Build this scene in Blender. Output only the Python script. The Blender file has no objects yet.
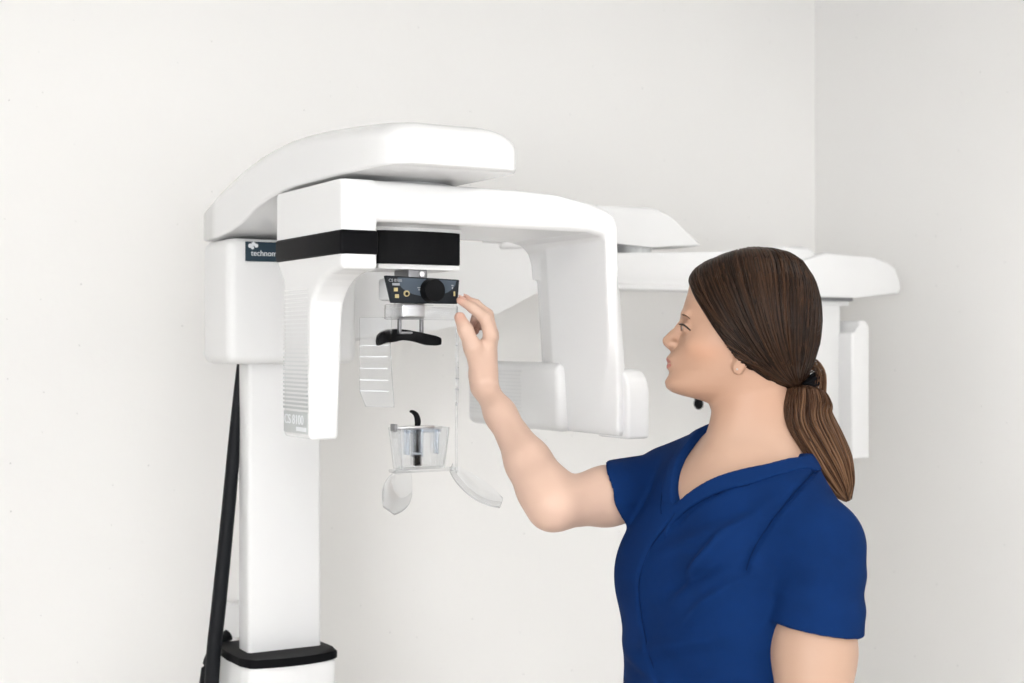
import bpy, bmesh, math, random
import numpy as np
from mathutils import Vector, Matrix

# ------------------------------------------------------------------ camera, light, exposure
scn = bpy.context.scene
COL = scn.collection
cam_d = bpy.data.cameras.new('camera'); cam = bpy.data.objects.new('camera', cam_d); COL.objects.link(cam)
cam.location = (0, 0, 1.5); cam.rotation_euler = (math.radians(90), 0, 0)
cam_d.lens = 50; cam_d.sensor_width = 36; cam_d.shift_y = 3.5 / 1024
cam_d.clip_start = 0.05
cam_d.dof.use_dof = True; cam_d.dof.focus_distance = 2.22; cam_d.dof.aperture_fstop = 5.0
scn.camera = cam
wd = bpy.data.worlds.new('world'); scn.world = wd; wd.use_nodes = True
wd.node_tree.nodes['Background'].inputs[0].default_value = (1, 1, 1, 1)
wd.node_tree.nodes['Background'].inputs[1].default_value = 0.3
vs = scn.view_settings
vs.view_transform = 'Standard'; vs.look = 'None'; vs.gamma = 1; vs.use_curve_mapping = False
vs.exposure = -0.07
LAMP_POWER = 3.6        # ceiling panel emission
WINDOW_POWER = 2.6     # daylight through the window behind the camera
SIDE_FILL_POWER = 14.0       # fill light from the window added in the left wall

# ------------------------------------------------------------------ helpers
C0 = (-.475, 2.754); YAW = math.radians(30)
EX = (math.cos(YAW), math.sin(YAW)); EN = (math.sin(YAW), -math.cos(YAW))
def LW(t, n, z):      # machine/room axes -> world
    return Vector((C0[0] + t * EX[0] + n * EN[0], C0[1] + t * EX[1] + n * EN[1], z))
def at(u, v, Y):      # a point seen at (u, v) standing Y metres in front of the camera
    return np.array([(u - 512) / 1422 * Y, Y, 1.5 - (v - 345) / 1422 * Y])

MATS = {}
def mat(name, col, rough=.5, metal=0., bump=None, emis=0., trans=0., ior=1.45, coat=0., spec=.5, var=None, sheen=0):
    m = bpy.data.materials.new(name); m.use_nodes = True; MATS[name] = m
    nt = m.node_tree; b = nt.nodes['Principled BSDF']
    b.inputs['Base Color'].default_value = (*col, 1); b.inputs['Roughness'].default_value = rough
    b.inputs['Metallic'].default_value = metal; b.inputs['IOR'].default_value = ior
    b.inputs['Transmission Weight'].default_value = trans
    b.inputs['Coat Weight'].default_value = coat; b.inputs['Specular IOR Level'].default_value = spec
    b.inputs['Sheen Weight'].default_value = sheen
    if emis:
        b.inputs['Emission Color'].default_value = (*col, 1); b.inputs['Emission Strength'].default_value = emis
    tc = nt.nodes.new('ShaderNodeTexCoord')
    if bump:
        sc, st, dist = bump
        n = nt.nodes.new('ShaderNodeTexNoise'); n.inputs['Scale'].default_value = sc; n.inputs['Detail'].default_value = 4
        nt.links.new(tc.outputs['Object'], n.inputs['Vector'])
        bp = nt.nodes.new('ShaderNodeBump'); bp.inputs['Strength'].default_value = st; bp.inputs['Distance'].default_value = dist
        nt.links.new(n.outputs['Fac'], bp.inputs['Height']); nt.links.new(bp.outputs['Normal'], b.inputs['Normal'])
    if var:
        sc, amt = var
        n = nt.nodes.new('ShaderNodeTexNoise'); n.inputs['Scale'].default_value = sc; n.inputs['Detail'].default_value = 3
        nt.links.new(tc.outputs['Object'], n.inputs['Vector'])
        r = nt.nodes.new('ShaderNodeValToRGB')
        r.color_ramp.elements[0].position = .3; r.color_ramp.elements[1].position = .7
        r.color_ramp.elements[0].color = (*[c * (1 - amt) for c in col], 1); r.color_ramp.elements[1].color = (*[min(1, c * (1 + amt)) for c in col], 1)
        nt.links.new(n.outputs['Fac'], r.inputs['Fac']); nt.links.new(r.outputs['Color'], b.inputs['Base Color'])
    return m

def attr_mat(name, attr, rough, spec=.5, ramp=None, aniso=0., bump=None):
    m = mat(name, (.5, .5, .5), rough, spec=spec, bump=bump); nt = m.node_tree; b = nt.nodes['Principled BSDF']
    a = nt.nodes.new('ShaderNodeAttribute'); a.attribute_name = attr
    if ramp:
        r = nt.nodes.new('ShaderNodeValToRGB')
        els = r.color_ramp.elements
        els[0].position, els[0].color = ramp[0][0], (*ramp[0][1], 1)
        els[1].position, els[1].color = ramp[-1][0], (*ramp[-1][1], 1)
        for p, c in ramp[1:-1]:
            e = els.new(p); e.color = (*c, 1)
        nt.links.new(a.outputs['Fac'], r.inputs['Fac']); nt.links.new(r.outputs['Color'], b.inputs['Base Color'])
    else:
        nt.links.new(a.outputs['Color'], b.inputs['Base Color'])
    return m

def finish(name, me, m, parent=None, smooth=True, angle=40):
    me.name = name
    o = bpy.data.objects.new(name, me); COL.objects.link(o)
    if m is not None: me.materials.append(MATS[m] if isinstance(m, str) else m)
    if smooth:
        me.shade_smooth() if hasattr(me, 'shade_smooth') else None
        if angle < 180:
            try: me.set_sharp_from_angle(angle=math.radians(angle))
            except Exception: pass
    if parent is not None: o.parent = parent
    return o
def from_bm(name, bm, m, parent=None, smooth=True, angle=40):
    bmesh.ops.recalc_face_normals(bm, faces=bm.faces[:])
    me = bpy.data.meshes.new(name); bm.to_mesh(me); bm.free()
    return finish(name, me, m, parent, smooth, angle)
def from_np(name, V, Fc, m, parent=None, smooth=True, angle=180):
    me = bpy.data.meshes.new(name)
    V = np.asarray(V, np.float32); Fc = np.asarray(Fc, np.int32); k = Fc.shape[1]
    me.vertices.add(len(V)); me.vertices.foreach_set('co', V.ravel())
    me.loops.add(Fc.size); me.loops.foreach_set('vertex_index', Fc.ravel())
    me.polygons.add(len(Fc)); me.polygons.foreach_set('loop_start', np.arange(0, Fc.size, k, dtype=np.int32))
    me.update(calc_edges=True); me.validate()
    return finish(name, me, m, parent, smooth, angle)

def bm_box(bm, x0, x1, y0, y1, z0, z1, bev=0., seg=3):
    r = bmesh.ops.create_cube(bm, size=1)
    for v in r['verts']:
        v.co = Vector(((x0 + x1) / 2 + v.co.x * (x1 - x0), (y0 + y1) / 2 + v.co.y * (y1 - y0), (z0 + z1) / 2 + v.co.z * (z1 - z0)))
    if bev:
        es = list({e for v in r['verts'] for e in v.link_edges})
        bmesh.ops.bevel(bm, geom=es, offset=bev, segments=seg, profile=.5, affect='EDGES')
def box(name, x0, x1, y0, y1, z0, z1, m, parent=None, bev=0., seg=3):
    bm = bmesh.new(); bm_box(bm, x0, x1, y0, y1, z0, z1, bev, seg); return from_bm(name, bm, m, parent)
def mbox(name, t0, t1, n0, n1, z0, z1, m, parent, bev=.004, seg=3):   # box in machine axes
    return box(name, t0, t1, -n1, -n0, z0, z1, m, parent, bev, seg)
def prism(name, pts, axis, lo, hi, m, parent=None, bev=0., seg=3, angle=40):
    """polygon pts extruded: axis 'n' pts=(t,z); axis 't' pts=(n,z); axis 'z' pts=(t,n)   (machine axes)"""
    bm = bmesh.new()
    def mk(p, h):
        if axis == 'n': return (p[0], -h, p[1])
        if axis == 't': return (h, -p[0], p[1])
        return (p[0], -p[1], h)
    a = [bm.verts.new(mk(p, lo)) for p in pts]; b = [bm.verts.new(mk(p, hi)) for p in pts]
    bm.faces.new(a); bm.faces.new(b[::-1])
    for i in range(len(pts)):
        j = (i + 1) % len(pts); bm.faces.new((a[i], b[i], b[j], a[j]))
    if bev: bmesh.ops.bevel(bm, geom=bm.edges[:], offset=bev, segments=seg, profile=.5, affect='EDGES', clamp_overlap=True)
    return from_bm(name, bm, m, parent, angle=angle)
def bm_cyl(bm, p0, p1, r0, r1=None, n=24, bev=0.):
    r1 = r0 if r1 is None else r1
    p0, p1 = Vector(p0), Vector(p1); d = (p1 - p0); q = d.to_track_quat('Z', 'Y')
    A = [bm.verts.new(p0 + q @ Vector((r0 * math.cos(2 * math.pi * i / n), r0 * math.sin(2 * math.pi * i / n), 0))) for i in range(n)]
    B = [bm.verts.new(p1 + q @ Vector((r1 * math.cos(2 * math.pi * i / n), r1 * math.sin(2 * math.pi * i / n), 0))) for i in range(n)]
    f1 = bm.faces.new(A[::-1]); f2 = bm.faces.new(B)
    for i in range(n): bm.faces.new((A[i], A[(i + 1) % n], B[(i + 1) % n], B[i]))
    if bev: bmesh.ops.bevel(bm, geom=list(set(f1.edges) | set(f2.edges)), offset=bev, segments=2, affect='EDGES')
def cyl(name, p0, p1, r0, m, parent=None, r1=None, n=24, bev=0.):
    bm = bmesh.new(); bm_cyl(bm, p0, p1, r0, r1, n, bev); return from_bm(name, bm, m, parent)
def catmull(P, M):
    P = np.asarray(P, float); k = len(P)
    Q = np.vstack([2 * P[0] - P[1], P, 2 * P[-1] - P[-2]])
    s = np.linspace(0, k - 1, M); i = np.minimum(s.astype(int), k - 2); f = (s - i)[:, None]
    p0, p1, p2, p3 = Q[i], Q[i + 1], Q[i + 2], Q[i + 3]
    return .5 * (2 * p1 + (p2 - p0) * f + (2 * p0 - 5 * p1 + 4 * p2 - p3) * f ** 2 + (3 * p1 - p0 - 3 * p2 + p3) * f ** 3)
def tubes_np(paths, rad, sides=3, ell=None):
    """paths (N,M,3), rad (M,) or (N,M) -> V, quads"""
    paths = np.asarray(paths, float); N, M, _ = paths.shape
    rad = np.broadcast_to(np.asarray(rad, float), (N, M))
    T = np.gradient(paths, axis=1); T /= np.linalg.norm(T, axis=2, keepdims=True) + 1e-9
    up = np.tile(np.array([.31, .17, .93]), (N, M, 1)); 
    A = np.cross(T, up); A /= np.linalg.norm(A, axis=2, keepdims=True) + 1e-9
    B = np.cross(T, A)
    ang = np.arange(sides) * 2 * np.pi / sides
    V = paths[:, :, None, :] + rad[:, :, None, None] * (A[:, :, None, :] * np.cos(ang)[:, None] + B[:, :, None, :] * np.sin(ang)[:, None])
    idx = np.arange(N * M * sides).reshape(N, M, sides)
    q = np.stack([idx[:, :-1, :], np.roll(idx, -1, 2)[:, :-1, :], np.roll(idx, -1, 2)[:, 1:, :], idx[:, 1:, :]], -1).reshape(-1, 4)
    return V.reshape(-1, 3), q
def tube(name, pts, r, m, parent=None, M=40, sides=12):
    P = catmull(pts, M); rad = np.interp(np.linspace(0, 1, M), np.linspace(0, 1, len(r)), r) if hasattr(r, '__len__') else np.full(M, r)
    V, q = tubes_np(P[None], rad, sides)
    n = len(V); V = np.vstack([V, P[0], P[-1]])
    o = from_np(name, V, q, m, parent)
    bm = bmesh.new(); bm.from_mesh(o.data); bm.verts.ensure_lookup_table()
    for i in range(sides):
        bm.faces.new((bm.verts[n], bm.verts[(i + 1) % sides], bm.verts[i])); a = n - sides
        bm.faces.new((bm.verts[n + 1], bm.verts[a + i], bm.verts[a + (i + 1) % sides]))
    bmesh.ops.recalc_face_normals(bm, faces=bm.faces[:]); bm.to_mesh(o.data); bm.free()
    for p in o.data.polygons: p.use_smooth = True
    return o
def loft(name, rings, m, parent=None, angle=60):
    bm = bmesh.new(); R = [[bm.verts.new(p) for p in r] for r in rings]
    k = len(R[0])
    for a, b in zip(R[:-1], R[1:]):
        for i in range(k): bm.faces.new((a[i], a[(i + 1) % k], b[(i + 1) % k], b[i]))
    bm.faces.new(R[0][::-1]); bm.faces.new(R[-1])
    return from_bm(name, bm, m, parent, angle=angle)
def rrect(w, h, rt, rb, n=8, rx=None):
    """rounded rectangle outline, centred in x, y from 0..h; rt/rb top and bottom corner radius"""
    pts = []; rx = rt if rx is None else rx
    for cx, cy, r, q, a0 in ((w - rx, h - rt, rx, rt, 0), (-w + rx, h - rt, rx, rt, 90), (-w + rb, rb, rb, rb, 180), (w - rb, rb, rb, rb, 270)):
        for i in range(n + 1):
            a = math.radians(a0 + 90 * i / n); pts.append((cx + r * math.cos(a), cy + q * math.sin(a)))
    return pts
def text(name, body, size, m, parent, loc, rot, extrude=.0004, font_scale_x=1.0):
    cu = bpy.data.curves.new(name, 'FONT'); cu.body = body; cu.size = size; cu.extrude = extrude
    tmp = bpy.data.objects.new('tmp', cu); COL.objects.link(tmp)
    bpy.context.view_layer.update()
    dg = bpy.context.evaluated_depsgraph_get()
    me = bpy.data.meshes.new_from_object(tmp.evaluated_get(dg)); bpy.data.objects.remove(tmp)
    o = finish(name, me, m, parent, smooth=False); o.location = loc; o.rotation_euler = rot; o.scale = (font_scale_x, 1, 1)
    return o
def tag(o, label, cat=None, group=None, kind=None):
    if label: o['label'] = label
    if cat: o['category'] = cat
    if group: o['group'] = group
    if kind: o['kind'] = kind
    return o
def empty(name, loc=(0, 0, 0), rz=0.):
    o = bpy.data.objects.new(name, None); COL.objects.link(o); o.location = loc; o.rotation_euler = (0, 0, rz); o.empty_display_size = .1
    return o

# ---- implicit surfaces on a grid
class Field:
    def __init__(s, xs, ys, zs):
        s.ax = [np.asarray(a, np.float32) for a in (xs, ys, zs)]
        s.F = np.ones([len(a) for a in s.ax], np.float32)
    def reg(s, lo, hi):
        sl = tuple(slice(max(0, int(np.searchsorted(a, l)) - 1), int(np.searchsorted(a, h)) + 1) for a, l, h in zip(s.ax, lo, hi))
        X, Y, Z = (s.ax[0][sl[0]][:, None, None], s.ax[1][sl[1]][None, :, None], s.ax[2][sl[2]][None, None, :])
        return sl, X, Y, Z
    def op(s, lo, hi, fn, k=.01, sub=False):
        lo = np.asarray(lo) - k - .015; hi = np.asarray(hi) + k + .015
        sl, X, Y, Z = s.reg(lo, hi)
        d = fn(X, Y, Z).astype(np.float32); a = s.F[sl]
        if d.size == 0 or a.size == 0: return
        if sub:
            b = -d; h = np.clip(.5 - .5 * (b - a) / k, 0, 1) if k > 0 else (b < a) * 1.
            # smooth max
            h = np.clip(.5 + .5 * (b - a) / k, 0, 1); s.F[sl] = a * (1 - h) + b * h + k * h * (1 - h)
        else:
            h = np.clip(.5 + .5 * (d - a) / k, 0, 1); s.F[sl] = d * (1 - h) + a * h - k * h * (1 - h)
    def cap(s, p, q, r0, r1, k=.01, sub=False):
        p = np.asarray(p, float); q = np.asarray(q, float); d = q - p; L2 = float(d @ d); rm = max(r0, r1)
        def fn(X, Y, Z):
            t = np.clip(((X - p[0]) * d[0] + (Y - p[1]) * d[1] + (Z - p[2]) * d[2]) / L2, 0, 1)
            return np.sqrt((X - p[0] - t * d[0]) ** 2 + (Y - p[1] - t * d[1]) ** 2 + (Z - p[2] - t * d[2]) ** 2) - (r0 + (r1 - r0) * t)
        s.op(np.minimum(p, q) - rm, np.maximum(p, q) + rm, fn, k, sub)
    def chain(s, P, R, k=.01):
        for i in range(len(P) - 1): s.cap(P[i], P[i + 1], R[i], R[i + 1], k)
    def ell(s, c, ax, r, k=.01, sub=False):
        c = np.asarray(c, float); ax = np.asarray(ax, float); r = np.asarray(r, float); R = float(r.max())
        def fn(X, Y, Z):
            l = [((X - c[0]) * e[0] + (Y - c[1]) * e[1] + (Z - c[2]) * e[2]) for e in ax]
            k0 = np.sqrt(sum((a / b) ** 2 for a, b in zip(l, r))) + 1e-6
            k1 = np.sqrt(sum((a / b ** 2) ** 2 for a, b in zip(l, r))) + 1e-6
            return k0 * (k0 - 1) / k1
        s.op(c - R, c + R, fn, k, sub)
    def mesh(s, smooth=0):
        F = s.F; ins = F < 0
        n = np.array(F.shape)
        cnt = np.zeros(n - 1, np.int8)
        for i in (0, 1):
            for j in (0, 1):
                for k in (0, 1):
                    cnt += ins[i:n[0] - 1 + i, j:n[1] - 1 + j, k:n[2] - 1 + k]
        act = (cnt > 0) & (cnt < 8)
        I = np.argwhere(act)
        vid = np.full(n - 1, -1, np.int32); vid[act] = np.arange(len(I))
        acc = np.zeros((len(I), 3)); num = np.zeros(len(I))
        cs = np.array([[a, b, c] for a in (0, 1) for b in (0, 1) for c in (0, 1)])
        for a in cs:
            for axis in range(3):
                if a[axis]: continue
                b = a.copy(); b[axis] = 1
                pa = I + a; pb = I + b
                fa = F[pa[:, 0], pa[:, 1], pa[:, 2]]; fb = F[pb[:, 0], pb[:, 1], pb[:, 2]]
                m = (fa < 0) != (fb < 0)
                t = np.where(m, fa / np.where(m, fa - fb, 1), 0)
                for d in range(3):
                    ca = s.ax[d][pa[:, d]]; cb = s.ax[d][pb[:, d]]
                    acc[:, d] += np.where(m, ca + (cb - ca) * t, 0)
                num += m
        V = acc / num[:, None]
        Q = []
        for axis in range(3):
            sa = [slice(None)] * 3; sb = [slice(None)] * 3
            sa[axis] = slice(0, -1); sb[axis] = slice(1, None)
            A = ins[tuple(sa)]; B = ins[tuple(sb)]
            E = np.argwhere(A != B); o1, o2 = (axis + 1) % 3, (axis + 2) % 3
            ok = (E[:, o1] > 0) & (E[:, o2] > 0) & (E[:, o1] < n[o1] - 1) & (E[:, o2] < n[o2] - 1); E = E[ok]
            def g(d1, d2):
                e = E.copy(); e[:, o1] -= d1; e[:, o2] -= d2; return vid[e[:, 0], e[:, 1], e[:, 2]]
            q = np.stack([g(1, 1), g(0, 1), g(0, 0), g(1, 0)], 1)
            fl = ~A[E[:, 0], E[:, 1], E[:, 2]]
            q[fl] = q[fl][:, ::-1]
            Q.append(q)
        Q = np.vstack(Q)
        Q = Q[(Q >= 0).all(1)]
        for _ in range(smooth):
            S = np.zeros_like(V); c = np.zeros(len(V))
            for i in range(4):
                a = Q[:, i]; b = Q[:, (i + 1) % 4]
                for d in range(3):
                    S[:, d] += np.bincount(a, V[b, d], len(V)) + np.bincount(b, V[a, d], len(V))
                c += np.bincount(a, minlength=len(V)) + np.bincount(b, minlength=len(V))
            V = .5 * V + .5 * S / np.maximum(c, 1)[:, None]
        return V, Q
def sd_poly(px, py, pts):
    """signed distance to a 2-D polygon on a grid px(n,1), py(1,m)"""
    pts = np.asarray(pts, float); d = None; N = len(pts); sgn = None
    for i in range(N):
        a = pts[i]; b = pts[i - 1]; e = b - a
        wx = px - a[0]; wy = py - a[1]
        t = np.clip((wx * e[0] + wy * e[1]) / (e @ e), 0, 1)
        dd = (wx - e[0] * t) ** 2 + (wy - e[1] * t) ** 2
        d = dd if d is None else np.minimum(d, dd)
        c1 = py >= a[1]; c2 = py < b[1]; c3 = e[0] * wy > e[1] * wx
        flip = (c1 & c2 & c3) | (~c1 & ~c2 & ~c3)
        s_ = np.where(flip, -1., 1.); sgn = s_ if sgn is None else sgn * s_
    return np.sqrt(d) * sgn
def ext_round(d2, dh, r):
    a = d2 + r; b = dh + r
    return np.sqrt(np.maximum(a, 0) ** 2 + np.maximum(b, 0) ** 2) + np.minimum(np.maximum(a, b), 0) - r

# ------------------------------------------------------------------ materials
mat('floor_vinyl', (.62, .60, .57), .45, var=(3, .04))
mat('ceiling_paint', (.86, .86, .85), .8)
mat('white_shell', (.785, .785, .785), .22, coat=.1)
mat('white_matte', (.775, .775, .773), .4)
mat('pale_grey', (.66, .67, .67), .45)
mat('grille_grey', (.50, .52, .52), .5)
mat('black_gloss', (.006, .006, .007), .45, spec=.05)
mat('black_matte', (.005, .0052, .006), .5, spec=.10)
mat('rubber_black', (.010, .011, .013), .5, spec=.15, bump=(300, .2, .001))
mat('panel_dark', (.020, .023, .027), .4, spec=.10)
mat('panel_blue_grey', (.07, .09, .115), .4, spec=.15)
mat('plate_navy', (.026, .045, .062), .4, spec=.2)
mat('print_white', (.75, .77, .79), .5)
mat('print_yellow', (.50, .41, .20), .45)
mat('print_grey', (.33, .34, .36), .5)
mat('steel', (.55, .55, .56), .28, metal=1.)
mat('grey_metal', (.22, .22, .23), .35, metal=.6)
def clear(name, col, tw=.9, ior=1.38):
    m = bpy.data.materials.new(name); m.use_nodes = True; MATS[name] = m
    nt = m.node_tree; nt.nodes.remove(nt.nodes['Principled BSDF'])
    g = nt.nodes.new('ShaderNodeBsdfGlass'); g.inputs['IOR'].default_value = ior; g.inputs['Roughness'].default_value = .0; g.inputs['Color'].default_value = (*col, 1)
    tr = nt.nodes.new('ShaderNodeBsdfTransparent'); tr.inputs['Color'].default_value = (*col, 1)
    mx = nt.nodes.new('ShaderNodeMixShader'); mx.inputs[0].default_value = 1 - tw
    nt.links.new(tr.outputs[0], mx.inputs[1]); nt.links.new(g.outputs[0], mx.inputs[2]); nt.links.new(mx.outputs[0], nt.nodes['Material Output'].inputs[0])
clear('clear_acrylic', (.985, .99, .995), .45)
clear('bluish_acrylic', (.88, .91, .95), .4)
mat('scrub_navy', (.0035, .0215, .094), .85, spec=.08, bump=(900, .25, .0006), var=(14, .10))
mat('scrub_band', (.004, .0235, .101), .85, spec=.08, bump=(900, .25, .0006))
mat('seam_shade_navy', (.0025, .0125, .055), .9, spec=.05)
mat('eye_white', (.42, .38, .36), .3, spec=.2)
mat('eye_iris', (.06, .04, .03), .15)
mat('lash_brown', (.03, .02, .017), .6)
mat('brow_brown', (.06, .035, .022), .7, spec=.1)
mat('nail', (.62, .38, .31), .3)
mat('tie_black', (.006, .006, .007), .8, spec=.05)
mat('shoe_white', (.75, .75, .75), .5)
mat('lamp_diffuser', (1, .985, .96), .5, emis=LAMP_POWER)
mat('daylight_pane', (.97, .98, 1), .5, emis=WINDOW_POWER)
mat('side_fill_pane', (.97, .98, 1), .5, emis=SIDE_FILL_POWER)
attr_mat('louvre_print', 'rnd', .5, ramp=[(0, (.78, .78, .78)), (1, (.42, .44, .44))])
attr_mat('skin', 'col', .48, spec=.4, bump=(450, .06, .0006))
attr_mat('hair_dark', 'rnd', .36, spec=.14, ramp=[(0, (.0065, .003, .0018)), (.5, (.018, .0088, .0048)), (1, (.055, .027, .0145))])
attr_mat('hair_tail', 'rnd', .40, spec=.14, ramp=[(0, (.018, .0085, .0048)), (.5, (.075, .036, .019)), (1, (.27, .148, .082))])
# painted wall with tiny pits
def wall_material(name, col):
    m = mat(name, col, .75); nt = m.node_tree; b = nt.nodes['Principled BSDF']
    tc = nt.nodes.new('ShaderNodeTexCoord')
    vo = nt.nodes.new('ShaderNodeTexVoronoi'); vo.voronoi_dimensions = '2D'; vo.inputs['Scale'].default_value = 14
    sx = nt.nodes.new('ShaderNodeSeparateXYZ'); nt.links.new(tc.outputs['Object'], sx.inputs[0])
    ad = nt.nodes.new('ShaderNodeMath'); nt.links.new(sx.outputs[0], ad.inputs[0]); nt.links.new(sx.outputs[1], ad.inputs[1])
    cx = nt.nodes.new('ShaderNodeCombineXYZ'); nt.links.new(ad.outputs[0], cx.inputs[0]); nt.links.new(sx.outputs[2], cx.inputs[1])
    nt.links.new(cx.outputs[0], vo.inputs['Vector'])
    no = nt.nodes.new('ShaderNodeTexNoise'); no.inputs['Scale'].default_value = 2.2; nt.links.new(tc.outputs['Object'], no.inputs['Vector'])
    # pit radius varies from cell to cell
    sep = nt.nodes.new('ShaderNodeSeparateColor'); nt.links.new(vo.outputs['Color'], sep.inputs[0])
    th = nt.nodes.new('ShaderNodeMath'); th.operation = 'MULTIPLY_ADD'; th.inputs[1].default_value = .055; th.inputs[2].default_value = -.031
    nt.links.new(sep.outputs[0], th.inputs[0])
    lt = nt.nodes.new('ShaderNodeMath'); lt.operation = 'LESS_THAN'; nt.links.new(vo.outputs['Distance'], lt.inputs[0]); nt.links.new(th.outputs[0], lt.inputs[1])
    mx = nt.nodes.new('ShaderNodeMix'); mx.data_type = 'RGBA'
    mx.inputs[6].default_value = (*col, 1); mx.inputs[7].default_value = (*[c * .70 for c in col], 1)
    nt.links.new(lt.outputs[0], mx.inputs[0]); nt.links.new(mx.outputs[2], b.inputs['Base Color'])
    fine = nt.nodes.new('ShaderNodeTexNoise'); fine.inputs['Scale'].default_value = 60; nt.links.new(tc.outputs['Object'], fine.inputs['Vector'])
    bp = nt.nodes.new('ShaderNodeBump'); bp.inputs['Strength'].default_value = .12; bp.inputs['Distance'].default_value = .002
    nt.links.new(fine.outputs['Fac'], bp.inputs['Height']); nt.links.new(bp.outputs['Normal'], b.inputs['Normal'])
    return m
wall_material('wall_paint', (.85, .84, .822))

# ------------------------------------------------------------------ the room
ROOM_T0, ROOM_T1, ROOM_N0, ROOM_N1, CEIL = -3.0, 1.7586, -.40, 5.4, 2.478
def struct(name, o):
    o.location = (C0[0], C0[1], 0); o.rotation_euler = (0, 0, YAW); o['kind'] = 'structure'; return o
T = .12
struct('floor', mbox('floor', ROOM_T0 - T, ROOM_T1 + T, ROOM_N0 - T, ROOM_N1 + T, -.1, 0, 'floor_vinyl', None, 0))
struct('ceiling', mbox('ceiling', ROOM_T0 - T, ROOM_T1 + T, ROOM_N0 - T, ROOM_N1 + T, CEIL, CEIL + .1, 'ceiling_paint', None, 0))
struct('wall_back', mbox('wall_back', ROOM_T0 - T, ROOM_T1 + T, ROOM_N0 - T, ROOM_N0, 0, CEIL, 'wall_paint', None, 0))
struct('wall_right', mbox('wall_right', ROOM_T1, ROOM_T1 + T, ROOM_N0, ROOM_N1, 0, CEIL, 'wall_paint', None, 0))
# wall behind the camera with a wide window
def wall_hole(name, w0, w1, z0, z1):
    bm = bmesh.new()
    for a in ((ROOM_T0, w0, 0, CEIL), (w1, ROOM_T1, 0, CEIL), (w0, w1, 0, z0), (w0, w1, z1, CEIL)):
        bm_box(bm, a[0], a[1], -ROOM_N1 - T, -ROOM_N1, a[2], a[3])
    return struct(name, from_bm(name, bm, 'wall_paint'))
def wall_hole_side(name, w0, w1, z0, z1):
    bm = bmesh.new()
    for a in ((ROOM_N0, w0, 0, CEIL), (w1, ROOM_N1, 0, CEIL), (w0, w1, 0, z0), (w0, w1, z1, CEIL)):
        bm_box(bm, ROOM_T0 - T, ROOM_T0, -a[1], -a[0], a[2], a[3])
    return struct(name, from_bm(name, bm, 'wall_paint'))
wall_hole_side('wall_left', 2.9, 5.3, .85, 2.25)
fill_win = empty('fill_window', (C0[0], C0[1], 0), YAW); fill_win['kind'] = 'structure'  # unseen window, added to brighten the right wall and left-facing surfaces
for k in range(3):
    a = 2.9 + .8 * k; b = a + .8
    mbox('window_pane', ROOM_T0 - .07, ROOM_T0 - .06, a + .03, b - .03, .89, 2.21, 'side_fill_pane', fill_win, 0)
    bm = bmesh.new()
    for r in ((a, a + .04, .85, 2.25), (b - .04, b, .85, 2.25), (a + .04, b - .04, .85, .90), (a + .04, b - .04, 2.20, 2.25)):
        bm_box(bm, ROOM_T0 - .09, ROOM_T0 - .02, -r[1], -r[0], r[2], r[3], .003)
    from_bm('window_frame', bm, 'white_matte', fill_win)
W0, W1, WZ0, WZ1 = -1.3, 1.6, .75, 2.3
wall_hole('wall_front', W0, W1, WZ0, WZ1)
win = empty('window_1', (C0[0], C0[1], 0), YAW); win['kind'] = 'structure'
for k in range(3):
    a = W0 + (W1 - W0) * k / 3; b = W0 + (W1 - W0) * (k + 1) / 3
    mbox('window_pane', a + .03, b - .03, ROOM_N1 + .06, ROOM_N1 + .07, WZ0 + .04, WZ1 - .04, 'daylight_pane', win, 0)
    bm = bmesh.new()
    for r in ((a, a + .04, WZ0, WZ1), (b - .04, b, WZ0, WZ1), (a + .04, b - .04, WZ0, WZ0 + .05), (a + .04, b - .04, WZ1 - .05, WZ1)):
        bm_box(bm, r[0], r[1], -ROOM_N1 - .09, -ROOM_N1 - .02, r[2], r[3], .003)
    from_bm('window_frame', bm, 'white_matte', win)
# skirting
for nm, a in (('baseboard_back', (ROOM_T0, ROOM_T1 - .012, ROOM_N0, ROOM_N0 + .012)), ('baseboard_right', (ROOM_T1 - .012, ROOM_T1, ROOM_N0, ROOM_N1))):
    struct(nm, mbox(nm, *a, .0, .08, 'white_matte', None, .002))
# ceiling lamps
LAMPS = [(.95, 1.45), (-.95, 2.2), (.85, 3.6), (-1.2, 4.0)]
for i, (t, n) in enumerate(LAMPS):
    e = empty('ceiling_light', LW(t, n, CEIL - .03), YAW)
    tag(e, 'recessed white ceiling light panel ' + ['nearest the room corner', 'above the machine side of the room', 'near the window and the right wall', 'near the window and the left wall'][i], 'light', 'ceiling light panels')
    box('diffuser', -.56, .56, -.26, .26, -.002, .006, 'lamp_diffuser', e)
    bm = bmesh.new()
    for r in ((-.6, .6, .26, .30), (-.6, .6, -.30, -.26), (-.6, -.56, -.26, .26), (.56, .6, -.26, .26)): bm_box(bm, *r, -.008, .03)
    from_bm('lamp_frame', bm, 'white_matte', e)

# socket box low on the back wall
so = empty('wall_socket', LW(.062, ROOM_N0, .88), YAW)
tag(so, 'small white socket box on the wall behind the machine column', 'socket')
box('socket_box', -.03, .045, -.03, 0, -.02, .055, 'white_matte', so, .004)
box('trunking', -.01, .012, -.014, 0, -.80, -.02, 'white_matte', so, .002)

# ------------------------------------------------------------------ the X-ray machine
mc = empty('panoramic_xray_machine', (C0[0], C0[1], 0), YAW)
tag(mc, 'white panoramic dental x-ray machine on a column with rotating arm and cephalometric side arm', 'x-ray machine')
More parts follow.
